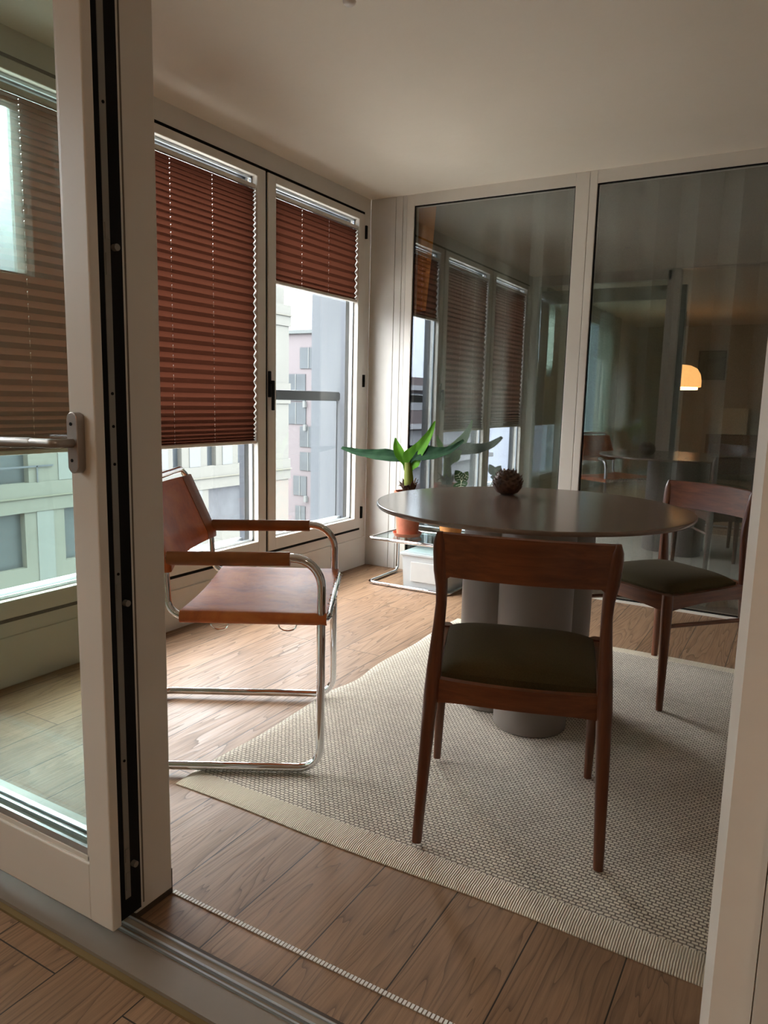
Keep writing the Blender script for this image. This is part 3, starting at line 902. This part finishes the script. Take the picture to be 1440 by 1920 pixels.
# seat rails, rear uprights and back frame
p2 = [(-.498, 0.028, .865), (-.497, .0, .852), (-.405, 0, .640), (-.397, 0, .487), (.066, 0, .487), (.066, W_, .487), (-.397, W_, .487), (-.405, W_, .640), (-.497, W_, .852), (-.498, W_ - .028, .865)]
p2 = [(-.497, W_, .858)] + []  # rebuilt below as a closed loop
loop = [(-.500, 0, .862), (-.403, 0, .640), (-.395, 0, .487), (.066, 0, .487), (.066, W_, .487), (-.395, W_, .487), (-.403, W_, .640), (-.500, W_, .862)]
loop = fillet([Vector(p) for p in loop], [.05, .2, .05, .03, .03, .05, .2, .05], 7, closed=True)
MB().tube(loop, .0105, 14, closed=True).build('seat_frame', chrome, root, world=False)
def sheet(rows, t):
    """rows of points; offset by thickness t along -normal computed from the grid"""
    mb = MB(); nb = []
    for j, r_ in enumerate(rows):
        out = []
        for i, p in enumerate(r_):
            a = Vector(r_[min(i + 1, len(r_) - 1)]) - Vector(r_[max(i - 1, 0)])
            b2 = Vector(rows[min(j + 1, len(rows) - 1)][i]) - Vector(rows[max(j - 1, 0)][i])
            out.append(tuple(Vector(p) - a.cross(b2).normalized() * t))
        nb.append(out)
    mb.grid(rows); mb.grid(nb)
    mb.grid([rows[0], nb[0]], False).grid([rows[-1], nb[-1]], False)
    mb.grid([[r_[0] for r_ in rows], [r_[0] for r_ in nb]], False).grid([[r_[-1] for r_ in rows], [r_[-1] for r_ in nb]], False)
    return mb
# seat sling
rows = []
for i in range(21):
    s_ = -.362 + .425 * i / 20
    row = []
    R0 = .0155
    for k in range(9):       # wrap round the near rail
        a = R(-100 + 190 * k / 8)
        row.append((s_, 0 - R0 * math.cos(a) * 1.0, .487 + R0 * math.sin(a)))
    for k in range(1, 16):
        t = k / 16
        sag = -.012 * math.sin(math.pi * t)
        row.append((s_, W_ * t, .487 + R0 + sag))
    for k in range(9):
        a = R(90 + 190 * k / 8)
        row.append((s_, W_ - R0 * math.cos(a), .487 + R0 * math.sin(a)))
    rows.append(row)
seat_rows = rows; HS = .0014
sheet(rows, .003).build('seat', leather, root, 'cognac leather sling seat', world=False)
# back sling
rows = []
for i in range(17):
    t = i / 16
    z = .618 + .222 * t
    s_ = -.399 - (.0925) * max(0, (z - .64)) / .21
    row = []
    for k in range(9):
        a = R(-70 + 160 * k / 8)
        row.append((s_ + .0145 * math.sin(a), -.0145 * math.cos(a), z))
    for k in range(1, 16):
        q = k / 16
        row.append((s_ + .0145 - .030 * math.sin(math.pi * q), W_ * q, z))
    for k in range(9):
        a = R(90 + 160 * k / 8)
        row.append((s_ + .0145 * math.sin(a), W_ - .0145 * math.cos(a), z))
    rows.append(row)
sheet(rows, .003).build('backrest', leather, root, 'cognac leather sling back', world=False)
def hem(rows_, k0, k1, off, name):
    out = []
    for j, r_h in enumerate(rows_):
        seg = []
        for i in range(k0, k1):
            a = Vector(r_h[min(i + 1, len(r_h) - 1)]) - Vector(r_h[max(i - 1, 0)])
            b2 = Vector(rows_[min(j + 1, len(rows_) - 1)][i]) - Vector(rows_[max(j - 1, 0)][i])
            seg.append(tuple(Vector(r_h[i]) + a.cross(b2).normalized() * off))
        out.append(seg)
    sheet(out, .0012).build(name, leather_edge, root, 'paler stitched leather hem', world=False)
hem(seat_rows, 22, 33, HS, 'seat_hem'); hem(seat_rows, 0, 10, HS, 'seat_hem')
hem(rows, 22, 33, HS, 'back_hem')
for y in (0, W_):
    m = MB()
    n = 12
    pts = [(-.396 + .352 * k / n, y, .6605 + .0055 * k / n - .003) for k in range(n + 1)]
    m.tube(pts, .0205, 20, sx=.82, sz=1.0)
    m.build('armrest', leather_edge, root, 'leather covered armrest', world=False)
for y0, sg in ((.012, 1), (W_ - .012, -1)):
    lc = MB()   # lacing at the front corners
    for k in range(7):
        yy = y0 + sg * k * .036
        lc.tube([(.057, yy, .500), (.078, yy + sg * .010, .490), (.066, yy + sg * .018, .474), (.05, yy + sg * .02, .480)], .0016, 6)
    lc.tube([(.05, y0, .479), (.05, y0 + sg * .24, .479)], .0016, 6)
    lc.build('lacing', paper, root, 'pale lacing along the front bar', world=False)
for s_ in (-.255, -.055):
    m = MB()
    m.tube([(s_ + .026 * math.cos(2 * math.pi * k / 20), .03, .456 + .017 * math.sin(2 * math.pi * k / 20)) for k in range(20)], .0022, 6, closed=True)
    m.build('spring_ring', chrome, root, world=False)
# ================================================================== SIDE TABLE WITH PLANTS
root = empty('side_table', (.56, -.27, 0))
tag(root, 'low chrome tube side table with a glass shelf in the far corner', 'side table')
xs0, xs1, yn, yfar = .302, .846, -.447, -.075
ztb, rb_ = .286, .0115
def cpath(x):
    return [(x, yn, ztb), (x, yfar, ztb), (x, yfar, rb_), (x, yn, rb_)]
a_ = [Vector(p) for p in cpath(xs0)]; c_ = [Vector(p) for p in cpath(xs1)][::-1]
lp = fillet(a_ + c_, .034, 6, closed=True)
MB().tube(lp, .0105, 14, closed=True).build('tube_frame', chrome, root)
MB().tube([(xs0, yfar, ztb), (xs1, yfar, ztb)], .007, 10).build('back_bar', chrome, root)
MB().rbox(xs0 + .012, xs1 - .012, yn + .012, yfar - .008, ztb - .004, ztb + .004, .001, 1).build('glass_shelf', g_shelf, root)
SZ = ztb + .0045
# storage box
root = empty('storage_box', (.66, -.30, 0))
tag(root, 'frosted white plastic storage box with lid under the glass side table', 'box')
m = MB()
bx0, bx1, by0, by1 = .525, .832, -.425, -.13
r_ = []
for z, e in ((.002, .012), (.004, .008), (.20, 0), (.205, 0)):
    r_.append([(bx0 + e, by0 + e, z), (bx1 - e, by0 + e, z), (bx1 - e, by1 - e, z), (bx0 + e, by1 - e, z)])
m.loft(r_).build('box_body', frosted, root)
lid = MB().rbox(bx0 - .012, bx1 + .012, by0 - .010, by1 + .01, .205, .222, .004).rbox(bx0 + .01, bx1 - .01, by0 + .012, by1 - .012, .221, .229, .004).build('lid', frosted, root)
MB().rbox(bx0 + .06, bx1 - .04, by0 - .004, by0 + .003, .05, .17, .003).build('front_panel', plain('pale_panel', (.62, .62, .60), .6), root)
MB().rbox(bx0 - .016, bx0 - .002, -.33, -.23, .185, .215, .003).build('clip', frosted, lid)

def leaf(path, widths, cup=.25, tw=0, nrm=(0, 0, 1), n=8, sag=0, ruff=0):
    """leaf along path with half-widths; returns MB with thickness"""
    pts = [Vector(p) for p in path]
    m_ = len(pts); rows = []
    up = Vector(nrm).normalized()
    for i, p in enumerate(pts):
        t = (pts[min(i + 1, m_ - 1)] - pts[max(i - 1, 0)]).normalized()
        sd = t.cross(up).normalized(); nn_ = sd.cross(t).normalized()
        if tw:
            q = Matrix.Rotation(tw * i / (m_ - 1), 3, t); sd = q @ sd; nn_ = q @ nn_
        row = []
        for k in range(-n, n + 1):
            u = k / n
            w = widths[i] * u
            row.append(tuple(p + sd * w + nn_ * (abs(u) ** 1.3 * widths[i] * cup + ruff * math.sin(i * 1.3 + k * .8) * abs(u))))
        rows.append(row)
    return sheet(rows, .0008)
def bez(p0, p1, p2, p3, n=14):
    p0, p1, p2, p3 = map(Vector, (p0, p1, p2, p3))
    return [tuple(p0 * (1 - t) ** 3 + p1 * 3 * t * (1 - t) ** 2 + p2 * 3 * t * t * (1 - t) + p3 * t ** 3) for t in [i / n for i in range(n + 1)]]
def wprof(n, wmax, a=.7, b_=1.1, w0=.0):
    out = []
    for i in range(n + 1):
        t = i / n
        out.append(max(.0015, w0 * (1 - t) + wmax * (math.sin(math.pi * min(1, t ** a)) ** b_ if t < 1 else 0)))
    return out
def pot(root, c, rt0, rb0, h, mat, z0):
    MB().lathe([(.001, 0), (rb0, 0), (rt0 * .96, h * .80), (rt0, h * .80), (rt0 * 1.02, h), (rt0 * .93, h), (rt0 * .90, h * .9), (.001, h * .9)], (c[0], c[1], z0), 36).build('pot', mat, root)
# banana plant
PC = (.468, -.262)
root = empty('banana_plant', (PC[0], PC[1], SZ))
tag(root, 'young banana plant with broad leaves in a terracotta pot', 'plant')
MB().lathe([(.001, 0), (.080, 0), (.092, .022), (.088, .022), (.078, .006), (.001, .006)], (PC[0], PC[1], SZ), 36).build('saucer', plastic, root)
pot(root, PC, .087, .066, .272, plastic, SZ + .006)
MB().lathe([(.001, .012), (.04, .010), (.079, 0), (.001, -.002)], (PC[0], PC[1], SZ + .006 + .244), 24).build('soil', soil, root)
MB().tube(bez((PC[0] - .0, PC[1], .57), (PC[0] + .003, PC[1], .62), (PC[0] - .004, PC[1], .68), (PC[0] - .008, PC[1], .745)), [.030 - .008 * abs(i - 5) / 9 for i in range(15)], 16).build('stem', stem_m, root, 'pale green stem')
m = MB()
random.seed(3)
for k in range(14):
    a = k * 2.4
    bx = PC[0] + .028 * math.cos(a); by = PC[1] + .028 * math.sin(a)
    tx = PC[0] + (.040 + .014 * random.random()) * math.cos(a); ty = PC[1] + (.04 + .014 * random.random()) * math.sin(a)
    pth = bez((bx, by, .555), (bx, by, .60), (tx, ty, .615), (tx + .014 * math.cos(a), ty + .014 * math.sin(a), .59 + .06 * random.random()), 7)
    m2 = leaf(pth, [.014, .018, .018, .016, .013, .010, .006, .002], .3, nrm=(math.cos(a), math.sin(a), .2), n=3, ruff=.003)
    m.add(m2.v, m2.f, True)
m.build('dry_sheath', bark, root, 'brown dried leaf sheaths')
# left drooping dark leaf
pth = bez((.455, -.262, .725), (.41, -.270, .815), (.24, -.285, .745), (-.01, -.29, .812), 22)
W1_ = [.008, .009, .010, .013, .019, .027, .034, .038, .040, .041, .042, .042, .040, .038, .035, .032, .028, .026, .024, .021, .018, .014, .009, .003]
leaf(pth, W1_, .35, nrm=(0, -.80, .55), n=8, ruff=.0025).build('leaf', leaf_dark, root)
pth = bez((.472, -.265, .725), (.53, -.275, .86), (.68, -.29, .74), (.838, -.29, .898), 22)
leaf(pth, [w_ * 1.12 for w_ in W1_], .35, nrm=(0, -.80, .55), n=8, ruff=.0025).build('leaf', leaf_dark, root)
# tall fresh leaf and small rolled leaf
pth = bez((.462, -.262, .69), (.475, -.265, .80), (.585, -.270, .84), (.634, -.262, 1.002), 22)
leaf(pth, [.026, .031, .038, .047, .056, .062, .065, .063, .058, .052, .047, .043, .040, .037, .034, .031, .028, .025, .022, .018, .014, .010, .004], .25, nrm=(.15, -.95, .25), n=8, ruff=.002).build('leaf', leaf_green, root, 'tall bright green leaf')
pth = bez((.448, -.267, .71), (.44, -.270, .76), (.385, -.275, .80), (.374, -.275, .892), 14)
leaf(pth, [.010, .011, .012, .014, .018, .023, .027, .030, .031, .030, .028, .024, .018, .011, .004], .35, nrm=(.3, -.9, .2), n=6).build('leaf', leaf_green, root, 'small upright bright green leaf')
# second plant, orange pot, arrow shaped leaf
QC = (.750, -.235)
root = empty('velvet_leaf_plant', (QC[0], QC[1], SZ))
tag(root, 'small plant with a heart shaped pale veined leaf in an orange clay pot', 'plant')
pot(root, QC, .074, .056, .115, orangeclay, SZ)
MB().lathe([(.001, .006), (.03, .006), (.066, 0), (.001, -.002)], (QC[0], QC[1], SZ + .102), 24).build('soil', soil, root)
MB().tube(bez((QC[0], QC[1], SZ + .10), (QC[0], QC[1], .50), (.79, -.25, .58), (.818, -.25, .640)), .0035, 8).build('stem', stem_m, root)
lc_ = Vector((.816, -.252, .652))
m = MB(); vn = MB()
for ang, ln, wd in ((R(58), .074, .026), (R(124), .078, .032), (R(-66), .10, .045)):
    d = Vector((math.cos(ang), 0, math.sin(ang)))
    if ang < 0: d = Vector((.15, -.75, -.55)).normalized()
    pth = [tuple(lc_ + d * ln * t + Vector((0, .012 * math.sin(t * 3), 0))) for t in [i / 10 for i in range(11)]]
    m2 = leaf(pth, [wd * w for w in (.35, .7, .92, 1.0, 1.0, .96, .88, .76, .6, .38, .05)], .22, nrm=(0, -1, .25), n=5)
    m.add(m2.v, m2.f, True)
    vn.tube([tuple(Vector(q) + Vector((0, -.0028, .0008))) for q in pth[:8]], [.0022 - .00025 * i for i in range(8)], 6)
    for t in (2, 4, 6):
        for sg in (-1, 1):
            q = Vector(pth[t]); sdv = d.cross(Vector((0, -1, .25))).normalized() * sg
            vn.tube([tuple(q + Vector((0, -.0028, 0))), tuple(q + sdv * wd * .7 + d * ln * .10 + Vector((0, -.006, 0)))], .0008, 5)
lf = m.build('leaf', leaf_var, root)
vv = vn.build('leaf_vein', leaf_vein, lf, 'pale cream leaf veins')

# ================================================================== DRIED ARTICHOKE
AC = (1.541, -1.437)
root = empty('dried_artichoke', (AC[0], AC[1], TZ))
tag(root, 'dried brown artichoke head on the round table', 'artichoke')
MB().lathe([(.001, .001), (.026, .002), (.045, .012), (.056, .032), (.058, .052), (.052, .072), (.038, .087), (.020, .096), (.001, .098)], (AC[0], AC[1], TZ), 24).build('core', arti_m, root)
m = MB(); random.seed(11)
nb_ = 120
for k in range(nb_):
    t = (k + .5) / nb_
    phi = k * 2.39996
    th_ = .25 + 2.45 * t         # polar angle from bottom
    rr_ = .056 * math.sin(min(th_, math.pi - .15)); zz = .050 - .050 * math.cos(th_)
    o_ = Vector((math.cos(phi), math.sin(phi), 0))
    base = Vector((AC[0], AC[1], TZ + max(.006, zz - .012))) + o_ * (rr_ * .93)
    ln = .021 + .006 * random.random()
    out_ = max(.15, .62 - .5 * t)
    d1 = (Vector((0, 0, 1)) * .9 + o_ * out_ * .9 * math.cos(th_ - 1.4)).normalized()
    if th_ > 2.0: d1 = (Vector((0, 0, 1)) - o_ * .35 * (th_ - 1.9)).normalized()
    p3 = base + d1 * ln + o_ * (.002 + .005 * random.random())
    pth = bez(base, base + d1 * ln * .4 + o_ * .005, base + d1 * ln * .75 + o_ * .004, p3, 6)
    m2 = leaf(pth, [.010, .0125, .013, .011, .0075, .0035, .0006], -.45, nrm=tuple(o_ + Vector((0, 0, .05))), n=3)
    m.add(m2.v, m2.f, True)
o = m.build('bracts', arti_m, root); o['kind'] = 'stuff'

# ================================================================== OUTSIDE
struct('ground', MB().box(-90, -1, -80, 90, -12.2, -12), street)
def building(name, loc, label):
    r_ = empty(name, loc); tag(r_, label, 'building'); return r_
B1 = building('concrete_building', (-26, 8, -12), 'pale concrete apartment building across the street')
XF = -20.0
MB().box(-32, XF - .35, -6, 25.4, -12, 6.6).build('wall', concrete, B1)
fl = 3.75
z0s = [-2.92 - 3.75 * k for k in range(-2, 3)]  # storeys     # underside of slab bands
k = 0
bands = MB(); 
for z in z0s: bands.box(XF - .5, XF, -6, 25.5, z, z + 1.0)
bands.build('slab_band', concrete, B1)
led = MB()
for z in z0s: led.box(XF - .5, XF + .06, -6, 25.55, z + .48, z + .53)
led.build('ledge', concrete_l, B1)
random.seed(5)
for fi, z in enumerate(z0s):
    y = -5.9
    pi = 0
    # columns between the windows on each floor; rectangular windows
    if z == -2.92:      lay = [(-5, -3.2), (-1.2, 1.2), (3.4, 6.2), (8.6, 10.88), (12.4, 14.6), (16.4, 18.2), (19.66, 22.3)]
    elif z > -2.92 and z < 1: lay = [(-5, -2), (0, 3), (5, 8), (9.2, 11.1), (14, 16.4), (17.6, 18.1), (19.6, 20.15), (21.6, 22.5)]
    else:               lay = [(-4, -2), (0, 2), (4, 6.4), (9, 11), (12.6, 14.5), (16, 18.4), (20, 22)]
    zlo, zhi = z - 1.9, z
    if z > -2.92: zlo, zhi = z - 2.75, z
    for a, b_ in lay:
        MB().box(XF - .36, XF - .30, a, b_, zlo, zhi).build('window', g_facade if (a < 15 or fi % 2) else g_facade2, B1)
    prev = -6
    for a, b_ in lay + [(25.4, 25.4)]:
        if a > prev:
            MB().box(XF - .36, XF - .05, prev, a, z - 2.75, z).build('facade_panel', concrete, B1)
            if a - prev > 1.2:
                mid = (prev + a) / 2
                MB().box(XF - .06, XF - .02, mid - .32, mid + .32, z - 2.74, z - .01).build('infill_panel', concrete2, B1)
        if zlo > z - 2.7 and b_ > a: MB().box(XF - .36, XF - .05, a, b_, z - 2.75, zlo).build('facade_panel', concrete, B1)
        prev = b_
# balcony glass rail on the storey seen through the door
bb = MB().box(XF + .0, XF + .03, 4, 12.0, -1.40, -1.34)
for yy in (5, 6.6, 8.2, 9.8, 11.35): bb.box(XF, XF + .03, yy, yy + .05, -1.92, -1.36)
bb.build('balcony_rail', darkmetal, B1)

B2 = building('pink_building', (-34, 44, -12), 'pale pink apartment tower seen through the far corner window')
MB().box(-37, -27, 40, 48, -12, 5.75).build('wall', plain('pale_pink_render', (.056, .048, .051), .8, noise=.05), B2)
MB().box(-37.2, -26.9, 39.8, 48, 5.75, 6.0).build('parapet', plain('grey_parapet', (.035, .042, .042), .7), B2)
for x0_, x1_, z0_, z1_ in ((-30.15, -28.6, 3.25, 4.75), (-31.4, -29.65, .9, 2.85), (-31.4, -29.6, -1.0 + .2, .8), (-30.12, -28.6, -2.45, -.95), (-30.1, -28.6, -4.2, -2.85), (-30.7, -29.5, -6.1, -4.65), (-28.9, -28.2, -6.1, -4.8), (-30.5, -29.6, -8.4, -6.9), (-35, -33.2, 1, 2.8), (-35, -33.2, -3, -1.2)):
    wn_ = MB().box(x0_, x1_, 39.94, 40.0, z0_, z1_).build('window', g_facade, B2)
    MB().box((x0_ + x1_) / 2 - .03, (x0_ + x1_) / 2 + .03, 39.91, 39.94, z0_, z1_).build('window_bar', concrete2, wn_)
    MB().box(x1_ - .1, x1_ + .1, 39.75, 40.0, z0_ - .45, z0_ + .0).build('vent_box', concrete2, B2)
B3 = building('brick_building', (-32, -45, -12), 'dark brick balcony block reflected in the left fixed glass')
MB().box(-44, -24.0, -62, -30, -12, 2.9).build('wall', plain('dark_red_brick', (.03, .018, .02), .85, noise=.2, nscale=3), B3)
for k in range(5):
    MB().box(-24.0, -23.1, -61, -31, 1.9 - k * 2.9, 2.25 - k * 2.9).box(-24, -23.95, -60, -32, .4 - k * 2.9, 1.7 - k * 2.9).build('balcony', plain('grey_balcony', (.08, .08, .09), .8), B3)
MB().tube([(-22.8, -40, -12), (-22.8, -40, -6)], .2, 10)
# a small tree in the yard
root = empty('street_tree', (-17.5, 30.0, -12)); tag(root, 'yellow green tree beside the pale concrete building', 'tree')
m = MB(); random.seed(9)
for k in range(260):
    a = random.random() * 6.283; b2 = random.random() ** .5; zz = random.uniform(-4.8, 4.8)
    rr_ = 2.0 * b2 * math.sqrt(max(.05, 1 - (zz / 4.9) ** 2))
    c = Vector((-17.5 + rr_ * math.cos(a), 30.0 + rr_ * math.sin(a), -7.6 + zz * .75))
    bm = bmesh.new(); bmesh.ops.create_icosphere(bm, subdivisions=1, radius=.32 * random.uniform(.6, 1.2))
    m.frombm(bm, False, Matrix.Translation(c) @ Matrix.Rotation(random.random() * 3, 4, (1, .3, .2)) @ Matrix.Diagonal((1, 1, .5, 1)))
m.build('foliage', plain('pale_foliage', (.10, .095, .05), .8, noise=.3, nscale=2), root)
MB().tube([(-17.5, 30, -12), (-17.4, 30, -8)], .14, 8).build('trunk', bark, root)

# ================================================================== LIGHT
w = bpy.data.worlds.new('overcast_sky'); scene.world = w; w.use_nodes = True
nt = w.node_tree
bg = nt.nodes['Background']
tc = nt.nodes.new('ShaderNodeTexCoord'); sp = nt.nodes.new('ShaderNodeSeparateXYZ')
L(nt, tc.outputs['Generated'], sp.inputs[0])
# overcast sky: the zenith is about three times as bright as the horizon
rp = ramp(nt, sp.outputs[2], [(0, (.105, .112, .135)), (.12, (.13, .138, .16)), (.28, (.66, .68, .70)), (1, (.98, .985, 1.0))])
L(nt, rp.outputs[0], bg.inputs[0]); bg.inputs[1].default_value = 15
def area(name, loc, rot, size, power, colr):
    l = bpy.data.lights.new(name, 'AREA'); l.energy = power; l.color = colr; l.shape = 'RECTANGLE'; l.size = size[0]; l.size_y = size[1]
    o = bpy.data.objects.new(name, l); o.location = loc; o.rotation_euler = rot; col.objects.link(o); return o
# reflected ceiling spotlight, plus two unseen fill lights added to brighten the living room side
for i, (x, y) in enumerate(((3.7, -4.7), (3.9, -7.2), (.5, -5.0))):
    root = empty('ceiling_spotlight' if i == 2 else 'trim_%d' % (5 + i), (x, y, H - .02))
    if i < 2: root['kind'] = 'structure'; root['label'] = 'added unseen fill light on the living room ceiling'
    else: tag(root, ['added fill light behind the viewer, over the room centre', 'added fill light behind the viewer, near the back wall', 'small round ceiling spotlight reflected high in the right glass pane'][i], 'lamp')
    MB().lathe([(.05, .02), (.05, 0), (.038, 0), (.036, .012), (.001, .012)], (x, y, H - .0205), 24).build('housing', white, root)
    l = bpy.data.lights.new('spot_and_fill_light', 'AREA'); l.shape = 'DISK'; l.size = .07; l.energy = (4.0, 1.0, 1.0)[i]; l.color = (1, .80, .60)
    o = bpy.data.objects.new('spot_and_fill_light', l); o.location = (x, y, H - .03); col.objects.link(o); o.parent = root; o.location = (0, 0, -.008)

# ================================================================== CAMERA
F = 1374.37; yaw, pitch, roll = R(29.842), R(8.687), R(1.338)
f = Vector((-math.sin(yaw) * math.cos(pitch), math.cos(yaw) * math.cos(pitch), -math.sin(pitch)))
r_ = Vector((math.cos(yaw), math.sin(yaw), 0)); u = r_.cross(f)
r2_ = r_ * math.cos(roll) + u * math.sin(roll); u2 = -r_ * math.sin(roll) + u * math.cos(roll)
cam = bpy.data.cameras.new('camera'); co_ = bpy.data.objects.new('camera', cam); col.objects.link(co_)
cam.sensor_fit = 'HORIZONTAL'; cam.sensor_width = 36; cam.lens = F / 1440 * 36; cam.clip_start = .02; cam.clip_end = 300
M = Matrix((r2_, u2, -f)).transposed().to_4x4(); M.translation = Vector((2.57184, -4.22670, 1.12))
co_.matrix_world = M
scene.camera = co_

vs_ = scene.view_settings
vs_.view_transform = 'Standard'; vs_.look = 'None'; vs_.gamma = 1; vs_.use_curve_mapping = False
vs_.exposure = 1.22
scene.cycles.use_denoising = True
scene.cycles.use_adaptive_sampling = True; scene.cycles.adaptive_threshold = .015
scene.cycles.max_bounces = 9; scene.cycles.diffuse_bounces = 6; scene.cycles.glossy_bounces = 5; scene.cycles.transmission_bounces = 6; scene.cycles.transparent_max_bounces = 24
scene.cycles.sample_clamp_indirect = 6
scene.cycles.caustics_reflective = False; scene.cycles.caustics_refractive = False
